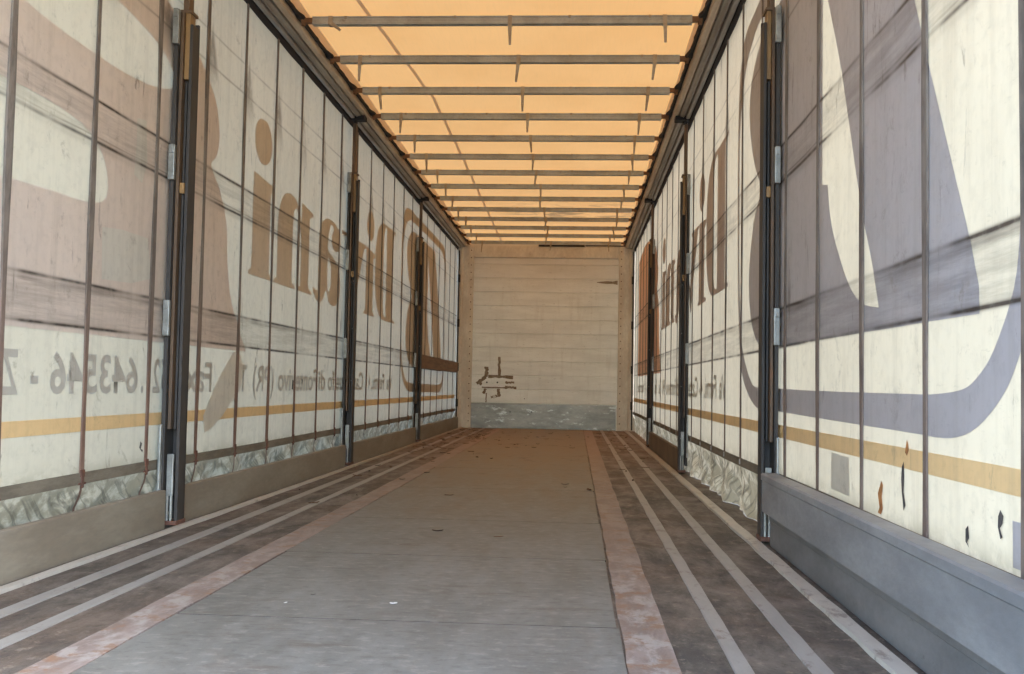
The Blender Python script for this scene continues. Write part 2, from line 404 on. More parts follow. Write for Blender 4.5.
# cantrails
def rail(side):
    s = 1 if side == 'left' else -1; o = 0 if side == 'left' else W
    fx = lambda pts: [(o+s*x, z) for x, z in pts]
    r = thing('cantrail', f'brown-grey roof rail with sliding tracks above the {side} curtain', 'rail', (o, Y0, 2.5))
    def part(name, pts, mat, y0=Y0, y1=D-.001):
        bm = bmesh.new(); add_profile(bm, fx(pts), y0, y1, n=30); ob = bm_obj(name, bm, mat); ob.parent = r
        ob.matrix_parent_inverse = Matrix.Translation(r.location).inverted(); return ob
    part('outer_beam', [(-.065, 2.54), (-.022, 2.54), (-.022, 2.565), (.128, 2.585), (.128, 2.61), (-.065, 2.61)], M_RAILB)
    part('rubber_seal', [(-.03, 2.515), (-.012, 2.510), (.004, 2.530), (.004, 2.5655), (-.02, 2.5655)], M_BLACK)
    part('curtain_track', [(.006, 2.568), (.006, 2.548), (.012, 2.540), (.034, 2.542), (.038, 2.552), (.038, 2.570)], M_RAILG)
    part('track_lip', [(.046, 2.571), (.048, 2.552), (.054, 2.550), (.062, 2.556), (.080, 2.560), (.083, 2.575)], M_RAILG)
    part('inner_face', [(.090, 2.577), (.092, 2.566), (.100, 2.564), (.122, 2.568), (.127, 2.574), (.127, 2.583)], M_RAILB)
    # black gathered edge of the roof sheet, fatter at every bow
    bm = bmesh.new(); n = 260; prev = None
    for k in range(n+1):
        y = Y0+(D-.02-Y0)*k/n
        ph = ((y-5.48)/.6626) % 1.0; dd = min(ph, 1-ph)
        w = .154+.024*math.exp(-(dd/.09)**2)+.003*math.sin(y*37)*math.sin(y*11); lo = 2.592-.012*math.exp(-(dd/.06)**2)
        cur = [bm.verts.new((o+s*x, y, z)) for x, z in ((.1285, lo+.006), (w-.006, lo), (w, lo+.012), (w-.004, 2.607), (.1285, 2.607))]
        if prev:
            for i in range(5): bm.faces.new((prev[i], prev[(i+1) % 5], cur[(i+1) % 5], cur[i]))
        else: bm.faces.new(cur)
        prev = cur
    bm.faces.new(prev[::-1])
    ob = bm_obj('gathered_edge', bm, M_BLACK); ob.parent = r; ob.matrix_parent_inverse = Matrix.Translation(r.location).inverted()
    for y in (4.17, 7.42, 10.67):
        bm = bmesh.new(); a, b = sorted((o+s*.0, o+s*.11)); add_box(bm, a, b, y-.045, y+.045, 2.532, 2.566, .005)
        add_cyl(bm, (o+s*.036, y, 2.523), .013, .027)
        ob = bm_obj('joint_bracket', bm, M_BLACK); ob.parent = r; ob.matrix_parent_inverse = Matrix.Translation(r.location).inverted()
rail('left'); rail('right')

# roof bows
def ordinal(i): return ['nearest', 'second', 'third', 'fourth', 'fifth', 'sixth', 'seventh', 'eighth', 'ninth', 'tenth', 'eleventh', 'twelfth', 'thirteenth', 'fourteenth', 'fifteenth'][i]
def make_bow():
    t = thing('roof_bow', '', 'roof bow', (W/2, 0, 2.59), 'roof bows under the tarpaulin')
    bm = bmesh.new()   # extruded box section with two ribs, local coords
    prof = [(-.020, -.034), (.020, -.034), (.020, .010), (-.020, .010), (-.020, .004), (-.0165, .002), (-.0165, -.020), (-.020, -.022)]
    add_profile(bm, prof, .215-W/2, 2.275-W/2, axis='X', n=8)
    bar = bm_obj('bow_profile', bm, M_BOW, t)
    for a, b in ((.150, .222), (2.268, 2.330)):
        bm = bmesh.new(); add_box(bm, a-W/2, b-W/2, -.013, .013, -.024, .006, .003)
        c = (a if a < 1 else b) - W/2
        add_cyl(bm, (c+(.012 if a < 1 else -.012), 0, -.02), .012, .03); bm_obj('end_sleeve', bm, M_BOWR, t)
    for c in (.40, 1.0, 1.62, 2.05):
        bm = bmesh.new(); add_box(bm, c-W/2-.007, c-W/2+.007, -.022, .022, -.002, .0115, .001)
        bm_obj('rivet_plate', bm, M_HANG, t)
    return t
def add_hangers(t, yb, k):
    for j, hx in enumerate((.345, 1.30, 2.12)):
        L = (.075 if k == 1 and j == 0 else random.uniform(.095, .135)); a = random.uniform(-.12, .12) if k > 1 else (0.9, .02, .03)[j] 
        bm = bmesh.new(); x = hx+random.uniform(-.03, .03)-W/2
        add_box(bm, x-.012, x+.012, -.0235, .0235, -.036, .0118, .001)
        q = bmesh.ops.create_cube(bm, size=1)
        bmesh.ops.scale(bm, vec=(.023, .006, L), verts=q['verts']); bmesh.ops.translate(bm, vec=(0, 0, -L/2), verts=q['verts'])
        for v in q['verts']:
            if v.co.z < -L*.9: v.co.x *= .55
        bmesh.ops.rotate(bm, cent=(0, 0, 0), matrix=Matrix.Rotation(-a, 3, 'Y'), verts=q['verts'])
        bmesh.ops.translate(bm, vec=(x, -.026, -.024), verts=q['verts'])
        h = bm_obj('strap_hook', bm, M_HANG, t)
bow0 = make_bow()
nb = 0
for k in range(-6, 14):
    y = 5.48+.6626*k
    if y > D-.3 or y < 1.1: continue
    if k < 0: lab = f'aluminium roof bow overhead near the open rear, {-k} before the first one in view'
    elif k == 0: lab = 'aluminium roof bow nearest the camera, first bar at the top of the view'
    else: lab = f'aluminium roof bow under the tarpaulin, {ordinal(k)} bar counting from the camera'
    if k == 12: lab = 'aluminium roof bow under the tarpaulin, next to last before the end wall'
    if k == 13: lab = 'aluminium roof bow under the tarpaulin, last one before the end wall'
    b = bow0 if nb == 0 else dup(bow0, (W/2, y, 2.59), lab)
    b.location = (W/2, y, 2.59); b['label'] = lab; nb += 1
    bows = globals().setdefault('BOWS', []); bows.append((b, y, k))
for b, y, k in BOWS: add_hangers(b, y, k+1)

# ------------------------------------------------------------------ curtains
SL0, SR0, SS = 2.925, 1.895, .53
POSTS = (4.17, 7.42, 10.67)
def fold(side, y, z):
    """inward offset of the curtain face"""
    s0 = SL0 if side == 'left' else SR0
    ph = (y-s0)/SS
    v = .0015*math.cos(2*math.pi*ph)*min(1, max(0, (z-.3)/.4)) - .009
    if z < .235:
        t = min(1, (.235-z)/.09)
        w = .016*math.sin(2*math.pi*ph+1.0+3*z) + .010*math.sin(13.1*y+22*z+(0 if side == 'left' else 2)) + .007*math.sin(31*y-35*z)*math.sin(5*y)
        v += t*(w-.026)
        if side == 'right' and 4.2 < y < 7.4:
            e = min(1, (y-4.2)/.2, (7.4-y)/.2)
            v += t*e*(.016*math.sin(9*y+16*z+1.5*math.sin(4*y)) + .009*math.sin(19*y-28*z+1)-.002)
    for p in POSTS + (D,):
        if abs(y-p) < .16: v = min(v, -.009+.02*max(0, abs(y-p)-.11)/.05)
    return max(-.062, min(v, -.0055))
def cx_of(side, y, z, off=0.0):
    v = fold(side, y, z)+off
    return v if side == 'left' else W-v
def fabric(side, parent):
    bm = bmesh.new()
    zs = [.0008+.0125*i for i in range(28)] ; z = zs[-1]
    while z < 2.50: z += .05; zs.append(min(z, 2.508))
    ys = [Y0+.04+(D-.068-Y0-.04)*j/560 for j in range(561)]
    g_ = [[bm.verts.new((cx_of(side, y, z), y, z)) for z in zs] for y in ys]
    for j in range(len(ys)-1):
        for i in range(len(zs)-1): bm.faces.new((g_[j][i], g_[j][i+1], g_[j+1][i+1], g_[j+1][i]))
    return bm_obj('fabric', bm, M_CURT, parent, True)
def on_curtain(name, side, me, mat, parent, off, s_origin=True, cell=.09):
    """lay a flat (s,z) mesh on a curtain; s runs in reading direction seen from outside"""
    bm = bmesh.new(); bm.from_mesh(me); bpy.data.meshes.remove(me)
    xs = [v.co.x for v in bm.verts]; ys = [v.co.y for v in bm.verts]
    for ax, lo, hi in ((0, min(xs), max(xs)), (1, min(ys), max(ys))):
        k = math.floor(lo/cell)+1
        while k*cell < hi:
            co = [0, 0, 0]; co[ax] = k*cell; no = [0, 0, 0]; no[ax] = 1
            bmesh.ops.bisect_plane(bm, geom=bm.verts[:]+bm.edges[:]+bm.faces[:], plane_co=co, plane_no=no); k += 1
    bmesh.ops.triangulate(bm, faces=bm.faces[:])
    for v in bm.verts:
        y = (13.2-v.co.x) if side == 'left' else (1.8+v.co.x)
        z = v.co.y; v.co = (cx_of(side, y, z, off), y, z)
    bmesh.ops.recalc_face_normals(bm, faces=bm.faces[:])
    m2 = bpy.data.meshes.new(name); bm.to_mesh(m2); bm.free()
    return link_mesh(name, m2, mat, parent)

def rect(a, b, c, d): return [(a, c), (b, c), (b, d), (a, d)]
def ell(cx, cz, rx, rz, n=36): return [(cx+rx*math.cos(2*math.pi*i/n), cz+rz*math.sin(2*math.pi*i/n)) for i in range(n)]
BL, XH, CH = 1.155, 1.70, 2.0
def arc(cx, cz, rx, rz, a0, a1, n=14, p=1.0):
    r = []
    for i in range(n+1):
        a = math.radians(a0+(a1-a0)*i/n); c, s_ = math.cos(a), math.sin(a)
        r.append((cx+rx*math.copysign(abs(c)**p, c), cz+rz*math.copysign(abs(s_)**p, s_)))
    return r
def letters_big():
    L = []
    # D: stem with hairline serifs, heavy bowl
    o = [(3.74, BL), (3.74, BL+.02), (3.87, BL+.03), (3.87, CH-.03), (3.74, CH-.02), (3.74, CH)]
    o += [(4.25, CH)] + arc(4.25, (BL+CH)/2, .445, (CH-BL)/2, 90, -90, 24, .72)[1:] 
    L.append(o)
    L.append([(4.19, BL+.03), (4.19, CH-.03), (4.22, CH-.03)] + arc(4.22, (BL+CH)/2, .125, (CH-BL)/2-.03, 90, -90, 16, .6)[1:-1] + [(4.22, BL+.03)])
    def i_(x):
        return [[(x-.06, BL), (x-.06, BL+.02), (x+.02, BL+.035), (x+.02, XH-.07), (x-.06, XH-.045), (x-.06, XH-.025), (x+.315, XH), (x+.315, BL+.035), (x+.37, BL+.02), (x+.37, BL)], ell(x+.165, 1.885, .15, .122)]
    L += i_(4.76)
    # v
    L.append([(5.09, XH), (5.09, XH-.022), (5.15, XH-.03), (5.52, BL-.01), (5.58, BL-.01), (5.83, XH-.03), (5.76, XH-.022), (5.76, XH), (5.95, XH), (5.95, XH-.022), (5.88, XH-.03), (5.86, XH-.04), (5.60, 1.31), (5.45, XH-.03), (5.51, XH-.022), (5.51, XH)])
    # a
    o = catmull([(6.60, 1.24), (6.64, 1.20), (6.71, 1.215), (6.72, 1.195), (6.62, 1.135), (6.48, 1.14), (6.37, 1.22), (6.28, 1.15), (6.13, 1.135), (5.99, 1.20), (5.965, 1.30), (6.03, 1.41), (6.20, 1.47), (6.33, 1.50), (6.33, 1.60), (6.28, 1.675), (6.21, 1.68), (6.19, 1.655), (6.235, 1.61), (6.20, 1.53), (6.08, 1.52), (5.99, 1.58), (6.04, 1.67), (6.22, 1.715), (6.42, 1.70), (6.56, 1.63), (6.60, 1.52)], 5)
    L.append(o)
    L.append(catmull([(6.33, 1.45), (6.25, 1.40), (6.24, 1.28), (6.29, 1.22), (6.34, 1.28)], 5))
    # n
    o = [(6.75, BL), (6.75, BL+.02), (6.83, BL+.035), (6.83, XH-.07), (6.75, XH-.045), (6.75, XH-.025), (7.03, XH), (7.03, XH-.12)]
    o += catmull([(7.03, XH-.12), (7.14, XH-.02), (7.28, XH+.008), (7.42, XH-.03), (7.51, XH-.14), (7.52, XH-.28)], 6, False)[1:]
    o += [(7.52, BL+.035), (7.58, BL+.02), (7.58, BL), (7.15, BL), (7.15, BL+.02), (7.215, BL+.035), (7.215, XH-.22)]
    o += catmull([(7.215, XH-.22), (7.20, XH-.09), (7.15, XH-.06), (7.09, XH-.11), (7.03, XH-.22)], 5, False)[1:]
    o += [(7.03, BL+.035), (7.09, BL+.02), (7.09, BL)]
    L.append(o)
    L += i_(7.655)
    return L
def smooth_loop(l, n=4):
    return catmull(l, n)
def emblem():
    # rounded frame, thick at its corners
    out = [(.10, .72), (.13, .665), (.20, .60), (.33, .535), (.47, .507), (.65, .506), (.75, .507), (1.67, .514), (2.66, .523), (2.76, .524), (2.88, .53), (3.10, .59), (3.27, .70), (3.34, .84), (3.40, 1.10), (3.43, 1.45), (3.44, 1.80), (3.42, 2.06), (3.37, 2.19), (3.26, 2.31), (3.08, 2.355), (2.7, 2.362), (1.6, 2.362), (.55, 2.355), (.33, 2.34), (.16, 2.25), (.07, 2.10), (.03, 1.8), (.025, 1.45), (.04, 1.1), (.065, .85)]
    inn = [(.115, .92), (.145, .80), (.24, .69), (.33, .635), (.42, .61), (.60, .60), (.70, .60), (1.67, .604), (2.66, .614), (2.76, .615), (2.93, .622), (3.05, .66), (3.18, .745), (3.28, .86), (3.345, 1.10), (3.375, 1.45), (3.38, 1.80), (3.33, 2.0), (3.20, 2.16), (3.02, 2.24), (2.75, 2.265), (1.6, 2.27), (.60, 2.262), (.40, 2.23), (.22, 2.12), (.12, 1.95), (.085, 1.7), (.08, 1.4), (.09, 1.1)]
    fill = [(.315, .764), (1.70, .774), (2.30, .778), (2.66, .782)]
    fill += catmull([(2.66, .782), (2.88, .83), (3.03, .94), (3.085, 1.10), (3.04, 1.27), (2.93, 1.40), (2.775, 1.487), (2.93, 1.62), (3.04, 1.75), (3.10, 1.92), (3.04, 2.06), (2.85, 2.15), (2.60, 2.18)], 6, False)[1:]
    fill += [(1.60, 2.18), (1.10, 2.18), (.705, 1.553), (.44, 1.06), (.36, .914), (.317, .82)]
    slit = [(1.635, 2.05), (1.635, 1.285), (1.565, 1.272)] + catmull([(1.565, 1.272), (1.53, 1.16), (1.45, 1.05), (1.31, .925), (1.16, .855), (1.0, .829)], 5, False)[1:] + [(1.06, .957), (1.14, 1.085), (1.22, 1.235), (1.40, 1.595), (1.58, 1.9)]
    out, inn = smooth_loop(out), smooth_loop(inn)
    return [out, inn], [fill, slit]
def amp():
    o = [(8.02, .752), (11.9, .755), (12.4, .76), (12.9, 1.1), (12.9, 1.9), (12.2, 2.2)]
    o += catmull([(12.2, 2.2), (11.3, 2.26), (10.4, 2.30), (9.5, 2.22), (8.9, 2.08), (8.60, 1.93), (8.50, 1.78), (8.52, 1.66), (8.60, 1.59), (8.47, 1.50), (8.36, 1.35), (8.34, 1.20), (8.28, 1.02), (8.15, .87), (8.02, .752)], 6, False)[1:-1]
    h1 = catmull([(9.66, 1.23), (10.1, 1.20), (10.8, 1.18), (11.3, 1.25), (11.2, 1.40), (10.6, 1.47), (9.95, 1.48), (9.68, 1.40)], 5)
    h2 = catmull([(9.1, 1.80), (9.5, 1.74), (10.1, 1.74), (10.7, 1.80), (10.6, 1.93), (10.0, 1.99), (9.4, 1.97), (9.1, 1.90)], 5)
    return [o, h1, h2]
WORDS = [('Via', 3.79, 4.06), ('Fermi,', 4.17, 4.74), ('4', 4.80, 4.87), ('-', 4.93, 4.99), ('Castelguelfo', 5.08, 6.25), ('di', 6.32, 6.51), ('Fontevivo', 6.56, 7.43),
         ('(PR)', 7.52, 7.89), ('Tel.', 7.99, 8.29), ('Fax', 8.50, 8.83), ('0521.', 8.94, 9.285), ('643546', 9.315, 9.98), ('-', 10.05, 10.10), ('Z', 10.17, 10.27), ('Industriale', 10.40, 11.6)]
def words_mesh(words):
    bmA = bmesh.new()
    for w, a, b in words:
        cu = bpy.data.curves.new('word', 'FONT'); cu.body = w; cu.size = .19; cu.resolution_u = 3; cu.offset = .004
        me = data_to_mesh('word', cu)
        xs = [v.co.x for v in me.vertices]; x0, x1 = min(xs), max(xs)
        for v in me.vertices:
            v.co.x = a+(v.co.x-x0)/(x1-x0)*(b-a); v.co.y = .552+v.co.y
        bmA.from_mesh(me); bpy.data.meshes.remove(me)
    me = bpy.data.meshes.new('words'); bmA.to_mesh(me); bmA.free(); return me
def blob(cs, cz, rs, rz, n=14, seed=0, jag=.3):
    rnd = random.Random(seed)
    return [(cs+rs*math.cos(2*math.pi*i/n)*rnd.uniform(1-jag, 1+jag), cz+rz*math.sin(2*math.pi*i/n)*rnd.uniform(1-jag, 1+jag)) for i in range(n)]

def curtain(side):
    lab = {'left': 'cream printed side curtain on the left wall with shaded pink print and mirrored phone number',
           'right': 'cream printed side curtain on the right wall with large grey emblem nearest the camera'}[side]
    t = thing('side_curtain', lab, 'curtain', (0, 0, 0))
    fabric(side, t)
    T = (13.2 - (Y0+.05)) if side == 'left' else 13.2-.55
    smin = -1.18 if side == 'left' else Y0+.06-1.8
    smax = 13.2-(Y0+.06) if side == 'left' else D-.1-1.8
    big = M_TAUPE if side == 'left' else M_GREY
    on_curtain('large_lettering', side, curve_mesh('l', letters_big()), M_TAUPE if side == 'left' else M_MAUVE, t, .0015)
    fr, fi = emblem()
    on_curtain('emblem_frame', side, curve_mesh('e', fr), big, t, .0015)
    on_curtain('emblem_figure', side, curve_mesh('e', fi), big, t, .0015)
    pk = M_SIGN_SHADE if side == 'left' else M_SIGN_SUN
    a = amp()
    if side == 'right': a = [[(min(p[0], 11.65), p[1]) for p in a[0]]]
    else: a[0] = [(min(p[0], smax), p[1]) for p in a[0]]
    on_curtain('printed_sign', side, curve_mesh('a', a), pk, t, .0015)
    n = 60; ylo = [(smin+(smax-smin)*i/n, .418+.0005*i/n) for i in range(n+1)]; yhi = [(p[0], .468) for p in ylo][::-1]
    on_curtain('yellow_stripe', side, curve_mesh('y', [ylo+yhi]), M_YEL, t, .0015)
    for w_ in WORDS: on_curtain('address_word', side, words_mesh([w_]), M_TEXT, t, .0022)
    # hem belt
    bm = bmesh.new(); prev = None; m = 280
    for k in range(m+1):
        y = Y0+.05+(D-.07-Y0-.05)*k/m; z0, z1 = .236+.002*math.sin(y*2.1), .276+.002*math.sin(y*2.1)
        i = [cx_of(side, y, z, .004) for z in (z0, z1)]; cur = [bm.verts.new((i[0], y, z0)), bm.verts.new((i[1], y, z1))]
        if prev: bm.faces.new((prev[0], prev[1], cur[1], cur[0]))
        prev = cur
    hb = bm_obj('hem_belt', bm, M_HEM, t)
    md = hb.modifiers.new('thick', 'SOLIDIFY'); md.thickness = .004; md.offset = 0
    # straps and buckles
    s0 = SL0 if side == 'left' else SR0
    k = math.ceil((Y0+.1-s0)/SS)
    sm = M_STRAPL if side == 'left' else M_STRAPR
    while s0+k*SS < D-.12:
        y = s0+k*SS; k += 1
        if min(abs(y-p) for p in POSTS) < .07: y += .0
        bm = bmesh.new(); prev = None; wd = .0205
        zz = [.262+.03*i for i in range(76)]
        for z in zz:
            ww = wd*(1.0+.25*math.sin(z*5+k))
            yy = y+.003*math.sin(z*3+k)
            cur = [bm.verts.new((cx_of(side, yy, z, o_), q, z)) for q, o_ in ((yy-ww, .0028), (yy-ww*.7, .006), (yy+ww*.7, .006), (yy+ww, .0028))]
            if prev:
                for i in range(3): bm.faces.new((prev[i], prev[i+1], cur[i+1], cur[i]))
            prev = cur
        bm_obj('strap', bm, sm, t)
        if side == 'right' and y < 4.1: continue
        xb = cx_of(side, y, .25, .006); sg = 1 if side == 'left' else -1
        bm = bmesh.new()
        a, b = sorted((xb-sg*.002, xb+sg*.004)); add_box(bm, a, b, y-.015, y+.015, .262, .288, .003)
        a, b = sorted((xb-sg*.002, xb+sg*.0045)); add_box(bm, a, b, y-.009, y+.009, .225, .266, .003)
        add_cyl(bm, (xb, y, .24), .004, .05, 'Y', 8)
        if side == 'right':
            bm.free(); bm = bmesh.new(); a, b = sorted((xb-sg*.002, xb+sg*.0035)); add_box(bm, a, b, y-.013, y+.013, .243, .270, .003)
            add_cyl(bm, (xb+sg*.0035, y, .257), .005, .002, 'X', 8)
        bm_obj('buckle', bm, M_RUST if side == 'left' else M_ZINC, t)
        if y > 4.3 or side == 'left':
            bm = bmesh.new(); prev = None
            for z in [.236-.02*i for i in range(8)]:
                cur = [bm.verts.new((cx_of(side, y, z, .004), q, z)) for q in (y-.008, y+.008)]
                if prev: bm.faces.new((prev[0], prev[1], cur[1], cur[0]))
                prev = cur
            bm_obj('strap_tail', bm, sm, t)
    return t
cl_ = curtain('left'); cr_ = curtain('right')
# patches, tears and marks on the curtains
M_TORN = worn('brown torn tape', s2l((176, 120, 66)), s2l((140, 90, 50)), sc=30, rough=.8)
M_PATCH = curtain_material('smoky patch', s2l((206, 200, 184)), .12)
M_DARKM = worn('black scuff', s2l((58, 54, 52)), s2l((84, 78, 74)), sc=40, rough=.9)
M_MEND = curtain_material('pale mended patch', s2l((202, 198, 184)), .12)
def mark(name, side, pts, mat, off=.003):
    sp = [((13.2-y) if side == 'left' else (y-1.8), z) for y, z in pts]
    on_curtain(name, side, curve_mesh(name, [sp]), mat, cl_ if side == 'left' else cr_, off)
mark('torn_tape', 'right', [(2.80, .285), (2.785, .30), (2.80, .335), (2.77, .372), (2.755, .36), (2.765, .33), (2.755, .30), (2.77, .283)], M_TORN)
mark('torn_tape', 'right', [(2.575, .458), (2.56, .49), (2.55, .48), (2.545, .465), (2.56, .45)], M_TORN)
mark('scuff', 'right', [(2.60, .42), (2.585, .435), (2.58, .40), (2.585, .36), (2.57, .33), (2.585, .315), (2.60, .36), (2.605, .39)], M_DARKM)
mark('scuff', 'right', [(2.02, .372), (2.01, .385), (1.995, .375), (2.0, .36), (2.012, .35), (2.0, .335), (2.01, .33), (2.022, .352)], M_DARKM)
mark('scuff', 'right', [(2.185, .325), (2.17, .335), (2.165, .31), (2.175, .30), (2.165, .29), (2.185, .30)], M_DARKM)
mark('blue_print', 'right', [(1.955, .287), (1.955, .372), (1.80, .372), (1.80, .287)], M_GREY)
mark('faded_label', 'right', [(3.30, .30), (3.30, .412), (3.09, .41), (3.085, .298)], M_PATCH)
mark('scuff', 'left', [(3.92, .335), (3.93, .36), (3.945, .35), (3.935, .33), (3.955, .325), (3.95, .315)], M_DARKM)
mark('smoky_patch', 'left', [(4.62, .36), (4.60, .44), (4.75, .58), (4.86, .66), (4.98, .74), (5.08, .745), (5.14, .68), (5.10, .56), (4.98, .50), (4.85, .43), (4.75, .39)], M_PATCH)
mark('mended_patch', 'left', [(3.55, .955), (3.54, 1.14), (3.70, 1.155), (3.93, 1.155), (3.97, 1.0), (3.80, .965)], M_MEND)
mark('mended_patch', 'left', [(3.80, 1.50), (3.80, 1.60), (3.88, 1.61), (3.90, 1.45), (3.86, 1.36), (3.79, 1.38)], M_MEND)
mark('scuff', 'left', [(6.06, .615), (6.05, .56), (6.075, .555), (6.085, .61)], M_DARKM)

# ------------------------------------------------------------------ posts
def make_post(side):
    s = 1 if side == 'left' else -1; o = 0 if side == 'left' else W
    t = thing('curtain_post', '', 'post', (o, 0, 0), f'sliding posts against the {side} curtain')
    def bx(name, dims, mat, bev=.002, par=None, extra=()):
        bm = bmesh.new()
        kx = .93 if side == 'left' else .82
        for d in (dims,)+tuple(extra):
            x0, x1 = sorted((s*max(.003, d[0]*kx), s*d[1]*kx)); add_box(bm, x0, x1, d[2], d[3], d[4], d[5], bev)
        return bm_obj(name, bm, mat, par or t)
    # open channel: two flanges and a web, opening toward the rear
    bx('post_channel', (.022, .078, .020, .034, .002, 2.10), M_STEELDK, .002, extra=((.064, .078, -.045, .034, .002, 2.08),))
    bx('inner_flange', (.026, .040, -.055, .019, .40, 2.13), M_BROWNST)
    bx('upper_column', (.022, .050, -.028, .028, 2.09, 2.5085), M_BROWNST, .006)
    bx('sliding_sleeve', (.041, .063, -.040, .018, 1.85, 2.135), M_TANST, .003)
    bx('edge_plate', (.004, .022, -.070, .030, .06, 2.12), M_STEELDK)
    bx('cap_plate', (.010, .070, -.05, .03, 2.128, 2.14), M_BROWNST, .001)
    bx('locking_bar', (.044, .054, -.030, -.018, .40, 1.845), M_STEELDK, .002)
    for z in (.78, 1.42, 1.985):
        p = bx('lath_pocket', (.004, .032, -.092, -.071, z, z+.145), M_ZINC, .003)
        bx('pocket_tab', (.008, .028, -.099, -.0922, z+.11, z+.145), M_ZINC, .002, p)
    bx('hinge_catch', (.041, .062, -.05, -.035, 1.37, 1.415), M_TANST, .004)
    bx('board_guide', (.002, .016, -.095, -.072, .12, .42), M_ZINC, .004)
    bx('foot_plate', (.030, .060, -.058, -.046, .13, .30), M_ZINC, .004)
    bm = bmesh.new()
    for xx in (.032, .048): add_cyl(bm, (s*xx, -.05, .075), .006, .11, seg=10)
    bm_obj('lock_pin', bm, M_ZINC, t)
    bx('floor_socket', (.018, .082, -.062, .04, .0125, .03), M_RUST, .003)
    for z in (.25, .62, 1.0, 1.35):
        bm = bmesh.new(); add_cyl(bm, (s*.046, .018, z), .005, .006, 'Y', 10); bm_obj('bolt', bm, M_ZINC, t)
    return t
pl = {'left': ['nearest', 'middle', 'farthest'], 'right': ['nearest', 'middle', 'farthest']}
for side in ('left', 'right'):
    p0 = make_post(side)
    for i, y in enumerate(POSTS):
        lab = f'dark rusty steel post against the {side} curtain, {pl[side][i]} of the three'
        loc = (0 if side == 'left' else W, y, 0)
        if i == 0: p0.location = loc; p0['label'] = lab
        else: dup(p0, loc, lab)

# ------------------------------------------------------------------ side boards
def board(name, dims, mat, label, lip=True, side='left', crease=False):
    x0, x1, y0, y1, z0, z1 = dims
    bm = bmesh.new()
    s = 1 if side == 'left' else -1; a, b = (x0, x1) if side == 'left' else (x1, x0)
    # panel with a folded rail along the top
    pts = [(a, z0), (b, z0), (b, z1-.030), (b+s*.004, z1-.026), (b+s*.004, z1-.006), (b, z1), (a, z1)]
    if not lip: pts = [(a, z0), (b, z0), (b, z1-.003), (b-s*.003, z1), (a, z1)]
    add_profile(bm, pts, y0, y1, n=12)
    ob = bm_obj(name, bm, mat); tag(ob, label, 'side board'); return ob
yl = [Y0+.12, 4.07, 4.215, 7.32, 7.465, 10.57, 10.715, D-.11]
lbs = ['khaki metal side board at the foot of the left curtain, nearest the camera', 'khaki metal side board between the nearest and middle left posts',
       'khaki metal side board between the middle and farthest left posts', 'short khaki side board between the farthest left post and the end wall']
for i in range(4):
    board('side_board', (.021, .045, yl[2*i], yl[2*i+1], .002, .158), M_BOARDL, lbs[i], lip=False)
b1 = board('side_board', (W-.072, W-.021, Y0+.12, 4.06, .136, .284), M_BOARDR, 'grey aluminium side board on the near right, upper of the two', side='right')
M_BOARDR2 = worn('darker grey side board', s2l((122, 122, 121)), s2l((100, 101, 101)), s2l((70, 66, 62)), .58, .68, sc=3, rough=.5, metal=.1, stretch=(1, .7, 1.6))
b2 = board('side_board', (W-.040, W-.021, Y0+.12, 4.06, .004, .129), M_BOARDR2, 'grey aluminium side board on the near right, lower one resting on the floor', side='right')
board('side_board', (W-.045, W-.021, 7.465, 10.57, .002, .165), M_BOARDB, 'brown side board between the middle and farthest right posts', lip=False, side='right')
board('wooden_lath', (.006, .028, 10.74, D-.10, .775, .918), M_LATH, 'weathered wooden lath bridging the farthest left post and the end wall', lip=False)['category'] = 'lath'

# ------------------------------------------------------------------ end wall
def wall_mat():
    m, N, out = new_mat('cream end wall planks'); P, X, Y, Z = N.pos()
    a = N.noise(P, (.6, 1, 3), 2.5, 6, .65); f = N.noise(P, (1, 1, 6), 12, 5, .7); v = N.noise(P, (5, 1, .6), 2.2, 5, .7, off=(2, 0, 1))
    c = N.mix(N.smooth(a, .3, .7), s2l((236, 236, 228)), s2l((218, 217, 208)))
    c = N.mix(N.smooth(v, .5, .75, 0, .18), c, s2l((160, 144, 122)))
    c = N.mix(N.smooth(f, .6, .7, 0, .7), c, s2l((130, 112, 94)))
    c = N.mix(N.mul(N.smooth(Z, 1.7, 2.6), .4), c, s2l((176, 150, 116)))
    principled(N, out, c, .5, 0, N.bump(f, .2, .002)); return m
M_WALL = wall_mat()
M_KICK = worn('galvanised kick plate', s2l((134, 128, 118)), s2l((106, 102, 94)), s2l((176, 176, 168)), .58, .66, sc=5, rough=.35, metal=.4, stretch=(.7, 1, 2))
M_FRAMEW = worn('cream riveted corner', s2l((216, 206, 188)), s2l((196, 182, 162)), s2l((136, 100, 70)), .64, .76, sc=4, rough=.6, stretch=(1, 1, .5))
bm = bmesh.new()
zseam = [.355+.1965*i for i in range(11)] + [2.42, 2.63]
pts = [(D+.03, .0), (D, .0)]
for z in zseam[:-1]: pts += [(D, z-.009), (D+.010, z-.005), (D+.010, z+.005), (D, z+.009)]
pts += [(D, 2.6105), (D+.03, 2.6105)]
add_profile(bm, pts, -.02, W+.02, axis='X')
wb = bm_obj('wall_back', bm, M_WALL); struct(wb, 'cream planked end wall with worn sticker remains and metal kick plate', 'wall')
def part_box(name, dims, mat, par, bev=.002): return box(name, dims, mat, par, bev)
part_box('kick_plate', (.212, 2.25, D-.006, D-.0005, .0, .355), M_KICK, wb)
part_box('header_panel', (.21, 2.25, D-.010, D-.0005, 2.42, 2.58), M_FRAMEW, wb)
part_box('header_bar', (1.13, 1.78, D-.03, D-.011, 2.58, 2.604), M_BLACK, wb)
part_box('header_bar', (1.79, 2.40, D-.02, D-.011, 2.59, 2.604), M_BLACK, wb)
